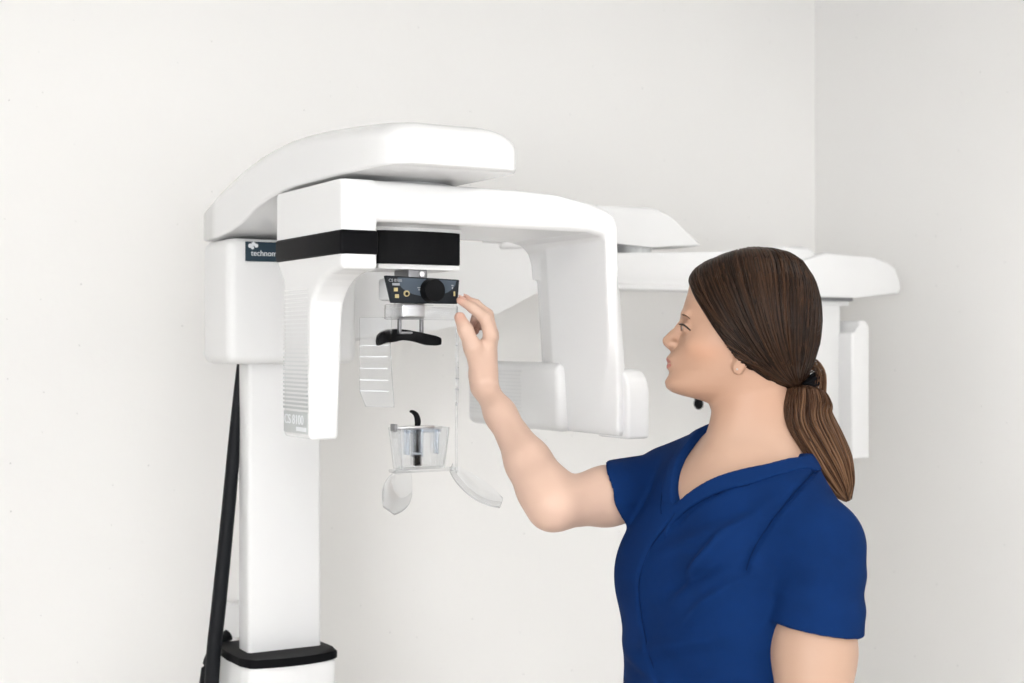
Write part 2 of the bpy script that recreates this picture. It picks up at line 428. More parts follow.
# column and pedestal
mbox('column', -.059, .088, .004, .063, .80, 1.50, 'white_matte', mc, .008)
mbox('column_spine', -.03, .055, -.06, .006, .80, 1.46, 'white_matte', mc, .004)
def collar_outline(grow=0.):
    pts = [(-.082 - grow, -.065), (-.087 - grow, .03), (-.086 - grow, .095), (-.078, .120 + grow)]
    for i in range(9):
        f = i / 8; pts.append((-.066 + .152 * f, .124 + grow + .012 * math.sin(math.pi * f)))
    pts += [(.096 + grow, .116), (.100 + grow, .08), (.094 + grow, -.065)]
    return pts
prism('pedestal', collar_outline(-.001), 'z', 0, .905, 'white_matte', mc, .006)
prism('collar', collar_outline(.003), 'z', .905, .921, 'black_gloss', mc, .004)
# carriage body
bo = mbox('carriage_body', -.116, .1425, -.036, .113, 1.4645, 1.697, 'white_matte', mc, .018, 5)
pl = mbox('nameplate', -.0836, .045, .1135, .1165, 1.6542, 1.6905, 'plate_navy', bo, .001)
text('lettering', 'technom', .0150, 'print_white', bo, (-.0735, -.1170, 1.6645), (math.radians(90), 0, 0), font_scale_x=.95)
bm = bmesh.new()
for dx, dz, r in ((0, 0, .0042), (.006, .0035, .004), (.0115, .0005, .0036), (.004, -.0035, .003)):
    bm_cyl(bm, (-.0745 + dx, -.1166, 1.6825 + dz), (-.0745 + dx, -.1174, 1.6825 + dz), r, n=14)
from_bm('emblem', bm, 'print_white', bo)
# overhead canopy: sections along n
prof = [(-.040, 1.700, 1.748, .116, .010), (-.03, 1.6985, 1.760, .127, .014), (.05, 1.7005, 1.787, .129, .022), (.12, 1.708, 1.808, .126, .026), (.17, 1.7165, 1.820, .125, .028),
        (.205, 1.7265, 1.827, .124, .030), (.24, 1.7385, 1.833, .123, .030), (.30, 1.7505, 1.840, .121, .030), (.36, 1.7575, 1.845, .119, .030), (.42, 1.7605, 1.847, .118, .030), (.50, 1.761, 1.846, .117, .030), (.60, 1.761, 1.841, .1155, .030),
        (.68, 1.7605, 1.835, .1145, .030), (.73, 1.760, 1.829, .1125, .030), (.748, 1.760, 1.825, .1095, .029), (.762, 1.7605, 1.8195, .103, .027), (.772, 1.7615, 1.811, .092, .022), (.776, 1.764, 1.803, .080, .018)]
rings = []
for n, zb, zt, hw, rt in prof:
    rings.append([(.012 + x, -n, zb + y) for x, y in rrect(hw, zt - zb, min(rt, (zt - zb) * .5), .005, rx=rt * (1 + 1.1 * max(0, min(1, (n - .35) / .3))))])
ca = loft('canopy', rings, 'white_shell', mc, 70)
# bearing between canopy and rotating arm
cyl('bearing', (.05, -.50, 1.735), (.05, -.50, 1.7605), .085, 'pale_grey', mc, n=48)

# rotating arm: profile solids on a grid (machine axes, y = -n)
g = .0032
f = Field(np.arange(-.135, .49, g), np.arange(-.66, -.32, g), np.arange(1.33, 1.775, g))
X = f.ax[0][:, None, None]; Nn = -f.ax[1][None, :, None]; Z = f.ax[2][None, None, :]
hook = [(.350, 1.7525), (.350, 1.64), (.386, 1.60), (.386, 1.3487), (.502, 1.3487), (.507, 1.545), (.512, 1.568), (.521, 1.580), (.535, 1.592), (.555, 1.602), (.580, 1.610), (.612, 1.6145), (.632, 1.616), (.632, 1.7525)]
d_hook2 = sd_poly(f.ax[1][:, None] * -1, f.ax[2][None, :], hook)[None]
width = np.interp(f.ax[2], [1.34, 1.56, 1.62, 1.70], [.050, .056, .0595, .0595])[None, None, :]
d_h = ext_round(d_hook2, np.abs(X - (-.113 + width / 2)) - width / 2, .007)
beam = [(-.113, 1.688), (-.113, 1.7535), (.20, 1.7515), (.275, 1.7475), (.33, 1.738), (.370, 1.7265), (.384, 1.719), (.391, 1.706), (.396, 1.62), (.386, 1.62), (.384, 1.648), (.377, 1.668), (.362, 1.682), (.335, 1.6885), (.20, 1.689), (.0, 1.6895)]
d_b2 = sd_poly(f.ax[0][:, None], f.ax[2][None, :], beam)[:, None, :]
d_b = ext_round(d_b2, np.abs(Nn - .491) - .141, .010)
# right leg: plan outline, its outer edge leaning out towards the foot
lean = np.interp(f.ax[2], [1.34, 1.46, 1.71], [.0, -.004, -.018])[None, None, :]
leg = [(.390, .632), (.414, .632), (.429, .60), (.460, .47), (.460, .36), (.450, .345), (.424, .345), (.413, .36), (.394, .43)]
px = f.ax[0][:, None]; dl = []
for le in np.unique(lean): pass
leg_s = sd_poly(f.ax[0][:, None], -f.ax[1][None, :], leg)[:, :, None]
leg_t = sd_poly(f.ax[0][:, None] + .025, -f.ax[1][None, :], leg)[:, :, None]
w_ = np.clip((f.ax[2] - 1.345) / .36, 0, 1)[None, None, :]
d_l2 = leg_s * (1 - w_) + leg_t * w_
d_l = ext_round(d_l2, np.abs(Z - 1.525) - .180, .010)
f.F = np.minimum(np.minimum(d_h, d_b), d_l).astype(np.float32)
V, Q = f.mesh(1)
arm = from_np('rotating_arm', V, Q, 'white_shell', mc)
mbox('tube_housing', .372, .44, .125, .47, 1.3445, 1.468, 'white_matte', arm, .016, 4)
prism('leg_cover', [(.55, 1.341), (.645, 1.341), (.645, 1.425), (.640, 1.442), (.628, 1.455), (.61, 1.459), (.55, 1.459)], 't', .402, .447, 'white_shell', arm, .006)
# black grip band round the left end of the arm
bm = bmesh.new(); bm_box(bm, -.1165, -.0535, -.6355, -.356, 1.638, 1.6755, .005, 3); from_bm('grip_band', bm, 'black_gloss', arm)
# fine louvre lines on the outside of the left leg, closer to solid grey towards the foot
bm = bmesh.new(); z = 1.590; k = 0
while z > 1.394:
    fr = (1.590 - z) / .196
    h = .0012 + .0026 * fr
    bm_box(bm, -.1142, -.1125, -.494, -.388, z - h, z); z -= .0068; k += 1
lv = tag(from_bm('louvre', bm, 'louvre_print', arm, smooth=False), 'fine pale grey horizontal louvre lines', kind='stuff')
_z = np.array([v.co.z for v in lv.data.vertices]); lv.data.attributes.new('rnd', 'FLOAT', 'POINT').data.foreach_set('value', np.clip((1.590 - _z) / .196, 0, 1).astype(np.float32))
bx = mbox('badge', -.1140, -.1125, .390, .4945, 1.357, 1.392, 'grille_grey', arm, .0005)
text('badge_lettering', 'CS 8100', .022, 'print_white', arm, (-.1143, -.394, 1.3715), (math.radians(90), 0, math.radians(-90)), font_scale_x=1.12)
mbox('badge_bar', -.1146, -.1138, .447, .490, 1.3605, 1.3675, 'print_white', arm, .0003)
# same kind of lines on the tube housing, facing the patient
bm = bmesh.new(); z = 1.452
while z > 1.365:
    bm_box(bm, .3708, .3722, -.34, -.14, z - .0022, z); z -= .0068
lv = tag(from_bm('louvre', bm, 'louvre_print', arm, smooth=False), 'pale grey louvre lines on the inner housing', kind='stuff')
lv.data.attributes.new('rnd', 'FLOAT', 'POINT').data.foreach_set('value', np.full(len(lv.data.vertices), .12, np.float32))

# fixed drum under the arm, with the control panel and head supports
dr_pts = [(-.016, .44), (-.016, .548)] + [(-.016 + .15 * i / 10, .548 + .010 * math.sin(math.pi * i / 10)) for i in range(1, 10)] + [(.134, .548), (.134, .44)]
prism('drum', dr_pts, 'z', 1.6305, 1.684, 'black_matte', mc, .003)
prism('drum_seat', [(p[0] * 1.03 - .001, p[1]) for p in dr_pts], 'z', 1.684, 1.695, 'pale_grey', mc, .003)
prism('drum_base', [(p[0] * .98 + .001, min(p[1], .548)) for p in dr_pts], 'z', 1.6225, 1.6305, 'white_matte', mc, .002)
prism('stem', [(.040, .49), (.040, .545), (.075, .545), (.075, .49)], 'z', 1.604, 1.6235, 'grey_metal', mc, .003)
cyl('stem_bolt', (.063, -.544, 1.615), (.063, -.549, 1.615), .0045, 'steel', mc)
mbox('panel_carrier', .004, .128, .505, .544, 1.572, 1.6085, 'pale_grey', mc, .006)
cp = prism('control_panel', [(-.0038, 1.6115), (.1305, 1.6075), (.1268, 1.5675), (.0075, 1.5675)], 'n', .543, .552, 'panel_dark', mc, .002)
gp = [(.0175, 1.6085), (.0175, 1.604)]
for i in range(13):
    a = math.pi + math.pi * i / 12; gp.append((.071 + .0525 * math.cos(a), 1.604 + .025 * math.sin(a)))
gp += [(.1245, 1.6055)]
prism('panel_inlay', gp, 'n', .5515, .5526, 'panel_blue_grey', cp)
cyl('dial_knob', (.0767, -.552, 1.5885), (.0767, -.569, 1.5885), .0195, 'black_matte', cp, r1=.0180, n=40, bev=.002)
mbox('panel_button', .0105, .0175, .5522, .5536, 1.586, 1.592, 'print_yellow', cp, .0006)
mbox('panel_button', .0125, .0195, .5522, .5536, 1.5755, 1.5815, 'print_yellow', cp, .0006)
cyl('socket_ring', (.033, -.552, 1.583), (.033, -.5542, 1.583), .0050, 'print_yellow', cp, n=20)
cyl('socket_hole', (.033, -.554, 1.5825), (.033, -.5546, 1.5825), .0030, 'black_matte', cp, n=16)
mbox('side_button', .1185, .1215, .5522, .5536, 1.580, 1.588, 'print_yellow', cp, .0006)
text('panel_lettering', 'CS 8100', .0068, 'print_grey', cp, (.0015, -.5526, 1.6015), (math.radians(90), 0, 0))
mbox('display_window', .008, .021, .5522, .5530, 1.5955, 1.5995, 'print_grey', cp, .0002)
for a_ in ((.0525, .058, 1.592, 1.5935), (.0545, .0575, 1.5885, 1.5905), (.1145, .1185, 1.597, 1.5985), (.1155, .1175, 1.592, 1.5955)):
    mbox('panel_mark', a_[0], a_[1], .5522, .5530, a_[2], a_[3], 'print_grey', cp, 0)
# metal bracket and forehead rest
mbox('rest_stem', .034, .075, .50, .535, 1.545, 1.572, 'steel', mc, .003)
bm = bmesh.new()
for r in ((.0325, .0375, 1.518, 1.547), (.0725, .0775, 1.518, 1.547), (.0325, .0775, 1.543, 1.548), (.0325, .0775, 1.518, 1.522)): bm_box(bm, r[0], r[1], -.526, -.518, r[2], r[3], .0012)
from_bm('rest_bracket', bm, 'grey_metal', mc)
rings = []
for i in range(25):
    s = -1 + 2 * i / 24; t = .033 + .056 * s; n = .512 + .050 * s * s
    hh = .0072 + .0035 * (1 - abs(s) ** 3); zc = 1.5125 - .0035 * abs(s) ** 3 + (.003 * math.cos(3.1 * s)); 
    if abs(s) > .93: hh *= .75
    arch = .004 * max(0, 1 - (s * 2.6 - .9) ** 2)
    rings.append([(t, -(n - .004), zc - hh + arch), (t, -(n + .004), zc - hh + arch), (t, -(n + .006), zc), (t, -(n + .004), zc + hh), (t, -(n - .004), zc + hh), (t, -(n - .006), zc)])
loft('forehead_rest', rings, 'black_matte', mc, 50)

# clear acrylic chin and temple supports
def slab(name, pts, th, m, parent, bev=.0008):
    """planar polygon given as 3-D points (t, n, z), thickened"""
    P = [Vector((p[0], -p[1], p[2])) for p in pts]
    nrm = (P[1] - P[0]).cross(P[2] - P[0]).normalized() * (th / 2)
    bm = bmesh.new(); a = [bm.verts.new(p - nrm) for p in P]; b = [bm.verts.new(p + nrm) for p in P]
    bm.faces.new(a); bm.faces.new(b[::-1])
    for i in range(len(P)): bm.faces.new((a[i], b[i], b[(i + 1) % len(P)], a[(i + 1) % len(P)]))
    if bev: bmesh.ops.bevel(bm, geom=bm.edges[:], offset=bev, segments=1, affect='EDGES', clamp_overlap=True)
    return from_bm(name, bm, m, parent, angle=30)
def side_pt(sgn, s, z):   # along the left (-1) / right (+1) temple plane; s metres from its front edge to the back
    t0 = .066 + sgn * .058
    return (t0 + sgn * .5 * s, .552 - .866 * s, z)
for sgn in (-1, 1):
    tg = slab('temple_guide', [side_pt(sgn, 0, 1.545), side_pt(sgn, .064, 1.545), side_pt(sgn, .064, 1.425), side_pt(sgn, .052, 1.40), side_pt(sgn, -.004, 1.40), side_pt(sgn, .004, 1.50)], .003, 'clear_acrylic', mc)
    for z in (1.500, 1.482, 1.463, 1.444, 1.4265):
        slab('scale_mark', [side_pt(sgn, .006, z), side_pt(sgn, .062, z), side_pt(sgn, .062, z - .0016), side_pt(sgn, .006, z - .0016)], .0042, 'print_white', tg, 0)
    if sgn > 0: slab('chin_arm', [side_pt(sgn, -.004, 1.404), side_pt(sgn, .020, 1.404), side_pt(sgn, .016, 1.29), side_pt(sgn, -.004, 1.29)], .003, 'clear_acrylic', mc)
    # wing-shaped hand grip: curved sheet flaring down, outwards and towards the patient
    rows = []
    for i in range(13):
        s = i / 12
        cx = (.066 if sgn > 0 else .088) + sgn * (.052 + .060 * s); cn = .545 + .062 * s; cz = 1.300 - .056 * s ** .8
        wv = .006 + .030 * math.sin(math.pi * min(1, s * .86 + .06)) ** .8
        row = []
        for j in range(9):
            q = -1 + 2 * j / 8
            row.append(Vector((cx - sgn * .42 * wv * q, -(cn + .42 * wv * q), cz - .010 * (1 - q * q) * math.sin(math.pi * s) - .38 * wv * q)))
        rows.append(row)
    bm = bmesh.new()
    top = [[bm.verts.new(p) for p in r] for r in rows]
    bot = [[bm.verts.new(p - Vector((0, 0, .003))) for p in r] for r in rows]
    for G in (top, bot):
        for i in range(12):
            for j in range(8): bm.faces.new((G[i][j], G[i][j + 1], G[i + 1][j + 1], G[i + 1][j]))
    rim = [(0, j) for j in range(8)] + [(i, 8) for i in range(12)] + [(12, 8 - j) for j in range(8)] + [(12 - i, 0) for i in range(12)]
    for a, b in zip(rim, rim[1:] + rim[:1]):
        bm.faces.new((top[a[0]][a[1]], top[b[0]][b[1]], bot[b[0]][b[1]], bot[a[0]][a[1]]))
    from_bm('hand_wing', bm, 'clear_acrylic', mc, angle=50)
# clear band joining the temple guides under the panel
bm = bmesh.new(); bm_box(bm, .000, .132, -.545, -.536, 1.541, 1.5655, .003, 2)
from_bm('clear_band', bm, 'clear_acrylic', mc)
prism('clear_lower_bar', [(.012, .53), (.012, .556), (.122, .556), (.122, .53)], 'z', 1.294, 1.299, 'clear_acrylic', mc, .001)
# chin cup: tapered open clear box with bite post
def cup(name, t0, t1, n0, n1, zt, zb, inset, th, m):
    bm = bmesh.new()
    o_t = [(t0, n0), (t1, n0), (t1, n1), (t0, n1)]; o_b = [(t0 + inset, n0 + inset), (t1 - inset, n0 + inset), (t1 - inset, n1 - inset), (t0 + inset, n1 - inset)]
    i_t = [(t0 + th, n0 + th), (t1 - th, n0 + th), (t1 - th, n1 - th), (t0 + th, n1 - th)]; i_b = [(t0 + inset + th, n0 + inset + th), (t1 - inset - th, n0 + inset + th), (t1 - inset - th, n1 - inset - th), (t0 + inset + th, n1 - inset - th)]
    L = lambda P, z: [bm.verts.new((p[0], -p[1], z)) for p in P]
    a, b, c, d = L(o_b, zb), L(o_t, zt), L(i_t, zt), L(i_b, zb + th)
    for A, B in ((a, b), (b, c), (c, d)):
        for i in range(4): bm.faces.new((A[i], A[(i + 1) % 4], B[(i + 1) % 4], B[i]))
    bm.faces.new(a[::-1]); bm.faces.new(d)
    bmesh.ops.bevel(bm, geom=bm.edges[:], offset=.0007, segments=1, affect='EDGES', clamp_overlap=True)
    return from_bm(name, bm, m, mc, angle=30)
cup('chin_cup', .018, .108, .515, .560, 1.366, 1.299, .006, .0025, 'clear_acrylic')
mbox('cup_rail', .016, .088, .532, .546, 1.363, 1.3685, 'steel', mc, .0015)
mbox('rail_end', .0145, .020, .530, .548, 1.360, 1.3725, 'grey_metal', mc, .0012)
mbox('post_sleeve', .050, .066, .532, .546, 1.318, 1.366, 'bluish_acrylic', mc, .0015)
mbox('post_clip', .036, .042, .534, .546, 1.322, 1.361, 'bluish_acrylic', mc, .0015)
mbox('post_clip', .090, .095, .534, .546, 1.322, 1.361, 'bluish_acrylic', mc, .0015)
mbox('post_bridge', .036, .098, .534, .548, 1.3575, 1.3625, 'bluish_acrylic', mc, .001)
mbox('bite_post_foot', .0535, .0635, .534, .545, 1.3035, 1.322, 'black_matte', mc, .001)
tube('bite_hook', [(.059, -.539, 1.325), (.059, -.539, 1.362), (.060, -.539, 1.376), (.057, -.539, 1.386), (.050, -.5395, 1.3915), (.0455, -.540, 1.392)], [.0045, .0045, .0052, .0046, .003, .0018], 'black_matte', mc, 30, 10)

# cephalometric arm along the wall
br = prism('ceph_bracket', [(.10, 1.500), (.30, 1.522), (.44, 1.548), (.495, 1.5675), (.593, 1.6158), (.66, 1.648), (.72, 1.655), (.72, 1.712), (.45, 1.712), (.30, 1.715), (.10, 1.69)], 'n', -.02, .045, 'white_matte', mc, .010)
prism('ceph_shoulder', [(0.49, 1.7), (0.53, 1.764), (0.59, 1.789), (0.72, 1.8), (0.87, 1.805), (0.895, 1.801), (0.925, 1.786), (1.015, 1.726), (1.0, 1.722), (0.875, 1.716), (0.77, 1.7215), (0.63, 1.709)], 'n', -.055, .055, 'white_shell', mc, .012)
cyl('shoulder_joint', (.86, .0, 1.70), (.86, .0, 1.735), .042, 'pale_grey', mc, n=32)
ce = prism('ceph_arm', [(.60, 1.632), (.60, 1.700), (.84, 1.7035), (1.05, 1.712), (1.25, 1.731), (1.33, 1.735), (1.358, 1.727), (1.364, 1.70), (1.364, 1.66), (1.355, 1.634), (1.0, 1.6255)], 'n', -.048, .050, 'white_shell', mc, .014)
mbox('arm_trim', .62, 1.34, -.045, .053, 1.6215, 1.634, 'white_matte', ce, .004)
eh = prism('ceph_head', [(1.305, 1.614), (1.305, 1.7), (1.385, 1.7215), (1.525, 1.7135), (1.58, 1.704), (1.607, 1.69), (1.623, 1.655), (1.625, 1.636), (1.617, 1.626), (1.475, 1.614)], 'n', -.06, .06, 'white_shell', mc, .012)
mbox('head_gap', 1.345, 1.48, -.045, .045, 1.606, 1.616, 'grey_metal', eh, .002)
mbox('sensor_mount', 1.345, 1.48, -.03, .03, 1.595, 1.608, 'white_matte', eh, .002)
cs = mbox('ceph_sensor', 1.335, 1.457, -.035, .03, 1.235, 1.600, 'white_matte', mc, .01)
prism('sensor_cover', [(1.447, 1.226), (1.505, 1.226), (1.505, 1.545), (1.493, 1.558), (1.475, 1.56), (1.467, 1.552), (1.465, 1.535), (1.447, 1.53)], 'n', -.04, .075, 'white_shell', cs, .006)
# ear rods of the head holder, hanging behind the person's head
for tt, nn in ((1.022, .03), (1.18, -.02)):
    ed = cyl('ear_rod_arm', (tt + .02, -nn, 1.40), (tt + .02, -nn, 1.635), .009, 'white_matte', ce)
    cyl('ear_rod', (tt + .022, -nn, 1.405), (tt - .006, -nn, 1.374), .006, 'black_matte', ce)
    bm = bmesh.new(); bmesh.ops.create_uvsphere(bm, u_segments=16, v_segments=10, radius=.0115)
    for v in bm.verts: v.co = Vector((v.co.x * .95 + tt, v.co.y - nn, v.co.z * 1.15 + 1.366))
    from_bm('ear_rod_tip', bm, 'black_matte', ce)
# cables
tube('power_cable', [(-.050, .0, 1.475), (-.053, .0, 1.45), (-.064, -.004, 1.34), (-.074, -.004, 1.23), (-.086, -.004, 1.11), (-.097, -.002, 1.0), (-.109, .0, .87), (-.118, .0, .6), (-.125, .0, .25), (-.13, .01, .016)],
     [.006, .0085, .0118, .0130, .0135, .014, .014, .014, .014, .014], 'rubber_black', mc, 60, 14)
tube('signal_cable', [(-.050, .078, .930), (-.066, .074, .922), (-.082, .07, .903), (-.100, .062, .86), (-.108, .055, .75), (-.110, .05, .4), (-.110, .045, .013)], .012, 'rubber_black', mc, 50, 12)

# ------------------------------------------------------------------ the person
HY = 2.20; PM = 1422 / HY
HO = at(745, 325, HY)
ya = math.radians(7)
HA = np.array([-math.cos(ya), math.sin(ya), 0.]); HC = np.array([0, 0, 1.]); HB = np.cross(HC, HA)      # face forward, up, left
def hp(a, b, c): return HO + a * HA + b * HB + c * HC
def ca_(v): return (325 - np.asarray(v, float)) / PM
def aa_(u): return (745 - np.asarray(u, float)) / PM
fr = np.array([(254, 745), (257, 728), (262, 713), (270, 699), (281, 690.5), (293, 688), (311, 682.5), (317, 682.5), (324, 684), (335, 681.5), (345, 677), (351, 672.8), (354, 670.4), (357, 669), (361, 668.6), (366, 669), (370, 670.2), (375, 669), (382, 665), (388, 666.5), (392, 671.5), (395.5, 681), (399, 696), (404, 712)])
bk = np.array([(254, 748), (257, 765), (265, 784), (280, 799), (300, 808), (325, 810), (345, 806), (365, 797), (380, 785), (392, 765), (404, 742)])
wd_ = np.array([(254, .004), (257, .025), (265, .050), (280, .067), (300, .0745), (325, .0755), (345, .0715), (360, .067), (375, .0605), (385, .053), (392, .044), (399, .030), (404, .018)])
def head_sd(a, b, c, FR, BK, WD, p=2.15):
    v = 325 - c * PM
    A = aa_(np.interp(v, FR[:, 0], FR[:, 1])); B = aa_(np.interp(v, BK[:, 0], BK[:, 1])); W = np.interp(v, WD[:, 0], WD[:, 1])
    a0 = np.clip(0., B + .02, np.maximum(A - .02, B + .021))
    da = a - a0
    S = np.where(da > 0, np.maximum(A - a0, .002), np.maximum(a0 - B, .002))
    gq = ((np.abs(da) / S) ** p + (np.abs(b) / W) ** p) ** (1 / p) + 1e-6
    rho = np.sqrt(da ** 2 + b ** 2)
    d = rho * (1 - 1 / gq)
    d = np.maximum(d, -np.minimum(S, W))
    top = ca_(FR[0, 0]); bot = ca_(FR[-1, 0])
    return np.maximum(np.maximum(d, c - top), bot - c)
def to_head(X, Y, Z):
    dx, dy, dz = X - HO[0], Y - HO[1], Z - HO[2]
    return dx * HA[0] + dy * HA[1] + 0 * dz, dx * HB[0] + dy * HB[1] + 0 * dz, dz + 0 * dx + 0 * dy
# torso frame
S_R = at(668, 487, 2.33); S_L = at(817, 546, 2.07)
TM = (S_R + S_L) / 2
TL = S_L - S_R; TL[2] = 0; TL /= np.linalg.norm(TL); TF = np.array([TL[1], -TL[0], 0.]); TU = np.array([0, 0, 1.])
def tp(l, f_, z): return np.array([TM[0] + l * TL[0] + f_ * TF[0], TM[1] + l * TL[1] + f_ * TF[1], z])
TAX = [TL, TF, TU]
NECK0 = at(752, 372, HY); NECK1 = at(760, 452, HY)
E_R = at(553, 504, 2.185); W_R = at(484, 386, 2.335)
E_L = at(811, 760, 1.99); W_L = at(775, 930, 1.98)
zs = np.concatenate([np.arange(.93, 1.20, .006), np.arange(1.20, 1.425, .0028), np.arange(1.425, 1.625, .0019)])
bf = Field(np.arange(-.115, .56, .0026), np.arange(1.93, 2.46, .0028), zs)
# torso
bf.ell(tp(0, .0, 1.13), TAX, (.140, .098, .22), .03)
bf.ell(tp(0, .0, .96), TAX, (.13, .10, .16), .05)
bf.ell(tp(-.005, .035, 1.245), TAX, (.115, .075, .085), .05)
for sg in (-1, 1): bf.ell(tp(sg * .072, .088, 1.145), TAX, (.062, .05, .065), .04)
bf.cap(tp(.0, -.02, 1.30), S_R + [0, 0, -.005], .055, .046, .05)
bf.cap(tp(.0, -.02, 1.28), S_L + [0, 0, -.005], .060, .050, .05)
bf.cap(at(770, 446, HY + .01), S_L + [-.02, 0, .025], .035, .028, .05)
bf.cap(at(748, 442, HY + .03), S_R + [.01, 0, .02], .035, .026, .05)
bf.cap(NECK0, NECK1, .0535, .0565, .03)
bf.cap(at(742, 400, HY), at(725, 452, HY - .03), .030, .020, .05)
# arms
bf.chain([S_R, S_R * .45 + E_R * .55, E_R], [.047, .0445, .0385], .02)
bf.chain([E_R, E_R * .86 + W_R * .14, E_R * .66 + W_R * .34, E_R * .25 + W_R * .75, W_R], [.0385, .0385, .0340, .0228, .0198], .02)
bf.chain([S_L, S_L * .5 + E_L * .5, E_L], [.054, .0545, .050], .03)
bf.chain([E_L, W_L], [.046, .03], .03)
# right hand: wrist, palm, five fingers (index nearest to the panel corner)
PALM = at(484, 358, 2.338)
bf.chain([W_R, at(483.5, 372, 2.337), PALM], [.0195, .0205, .020], .015)
kn = [at(490.5, 336, 2.316), at(492, 334, 2.335), at(492.5, 337, 2.353), at(491.5, 342, 2.369)]
for i, kk in enumerate(kn): bf.chain([at(482, 376, 2.330 + .004 * i), kk], [.0135, .0105], .012)
fingers = [
    ([kn[0], at(485.5, 318.5, 2.311), at(472.5, 307.5, 2.314), at(460, 300.4, 2.3195)], [.0118, .0102, .0088, .0068]),
    ([kn[1], at(488, 314.5, 2.332), at(476, 304.0, 2.334), at(465, 298.5, 2.336)], [.0105, .0090, .0078, .0060]),
    ([kn[2], at(487, 318, 2.353), at(476, 317, 2.354), at(472, 325, 2.351)], [.0098, .0084, .0074, .0058]),
    ([kn[3], at(486, 326, 2.370), at(478, 325, 2.369), at(475, 332, 2.366)], [.0086, .0074, .0066, .0052]),
]
for P, R in fingers: bf.chain(P, R, .004)
thumb = [at(480, 371, 2.325), at(472.5, 347, 2.306), at(465.5, 330, 2.302), at(459.8, 317.5, 2.306)]
bf.chain(thumb, [.0165, .0140, .0118, .0096], .008)
bf.ell((thumb[0] + kn[0]) / 2 + np.array([-.004, .004, -.004]), np.eye(3), (.013, .013, .024), .014)
# head
lo = hp(.14, .09, -.135); hi = hp(-.12, -.09, .115); lo, hi = np.minimum(lo, hi), np.maximum(lo, hi)
bf.op(lo, hi, lambda X, Y, Z: head_sd(*to_head(X, Y, Z), fr, bk, wd_), .016)
HAX = [HA, HB, HC]
def hpx(u, v, b): return hp(float(aa_(u)), b, float(ca_(v)))
# cheeks and brow
for sg in (-1, 1):
    bf.ell(hpx(703, 347, sg * .043), HAX, (.024, .018, .020), .022)
    bf.ell(hpx(686.5, 314.5, sg * .024), HAX, (.008, .018, .006), .010)
    bf.ell(hpx(682.5, 327, sg * .028), HAX, (.011, .014, .0095), .010, sub=True)     # eye socket
    bf.ell(hpx(689.0, 327.8, sg * .030), HAX, (.0124, .0126, .0104), .004)            # lids
    bf.ell(hpx(678.5, 328.0, sg * .031), HAX, (.0085, .0125, .0028), .002, sub=True)   # eye opening
    # alar wings and nostrils
    bf.ell(hpx(672.5, 344, sg * .0105), HAX, (.0090, .0058, .0064), .005)
    bf.ell(hpx(669.8, 347.8, sg * .0062), HAX, (.0045, .0026, .0022), .002, sub=True)
    # ears
    bf.ell(hpx(741, 350, sg * .0700), HAX, (.013, .0075, .028), .004)
    bf.ell(hpx(736.5, 366.5, sg * .0675), HAX, (.0095, .0065, .0125), .004)
    bf.ell(hpx(740, 350, sg * .0770), HAX, (.007, .005, .015), .003, sub=True)
# nose
bf.chain([hpx(686, 318, 0), hpx(680.5, 328, 0), hpx(673.5, 336, 0), hpx(669.2, 341, 0)], [.0055, .0058, .0068, .0082], .009)
bf.ell(hpx(667.8, 340.8, 0), HAX, (.0072, .0082, .0064), .005)
bf.cap(hpx(668.5, 345, 0), hpx(674, 350, 0), .0040, .0045, .005)
# lips
bf.ell(hpx(671.3, 359.0, 0), HAX, (.0073, .0200, .0046), .006)
bf.ell(hpx(671.6, 367.0, 0), HAX, (.0072, .0180, .0048), .006)
bf.cap(hpx(666.5, 363.1, .0), hpx(674.0, 364.0, .020), .0007, .0004, .002, sub=True)
bf.cap(hpx(666.5, 363.1, .0), hpx(674.0, 364.0, -.020), .0007, .0004, .002, sub=True)
V, Q = bf.mesh(2)
pe = empty('person', (TM[0], TM[1], 0))
tag(pe, 'person with brown ponytail in navy short-sleeved scrubs reaching to the machine panel', 'person')
def rel(V): return V - np.array([TM[0], TM[1], 0])
body = from_np('body', rel(V), Q, 'skin', pe)
tag(body, 'light skin of the face, neck and bare arms')
# natural colouring: lips, cheeks, knuckles; neck and left arm also carry painted shading
a, b, c = to_head(V[:, 0], V[:, 1], V[:, 2])
base = np.array([.60, .412, .322]); colr = np.tile(base, (len(V), 1))
def blend(w, cc):
    global colr
    w = np.clip(w, 0, 1)[:, None]; colr = colr * (1 - w) + np.array(cc) * w
blend(np.clip((V[:, 0] - .16) / .10, 0, 1), (.465, .300, .217))  # darker skin away from the reaching forearm: shading put into the colour
inhead = np.clip((V[:, 2] - 1.36) / .05, 0, 1) * (V[:, 0] > .2)
blend(inhead * .7, (.490, .288, .196))
for sg in (-1, 1):
    q = np.sqrt(((a - aa_(705)) / .030) ** 2 + ((b - sg * .06) / .035) ** 2 + ((c - ca_(350)) / .016) ** 2)
    blend(.40 * np.exp(-q ** 2), (.52, .24, .135))
lip = ((np.abs(c - ca_(359.3)) < .0052 - .0002 * 0) | (np.abs(c - ca_(367.2)) < .0055)) & (np.abs(b) < .021) & (a > aa_(673.5) - .02 * np.clip(np.abs(b) / .02, 0, 1))
lim = np.clip(1 - (np.abs(b) / .022) ** 2, 0, 1)
lip = lip & ((np.abs(c - ca_(363.2)) < .0095 * np.sqrt(lim)))
blend(lip * 1., (.42, .145, .12))
for P, _ in fingers: blend(.5 * np.exp(-(np.linalg.norm(V - P[-1], axis=1) / .012) ** 2), (.56, .23, .17))
blend(.6 * np.exp(-(np.linalg.norm(V - thumb[-1], axis=1) / .012) ** 2), (.56, .22, .16))
ca2 = body.data.color_attributes.new('col', 'FLOAT_COLOR', 'POINT')
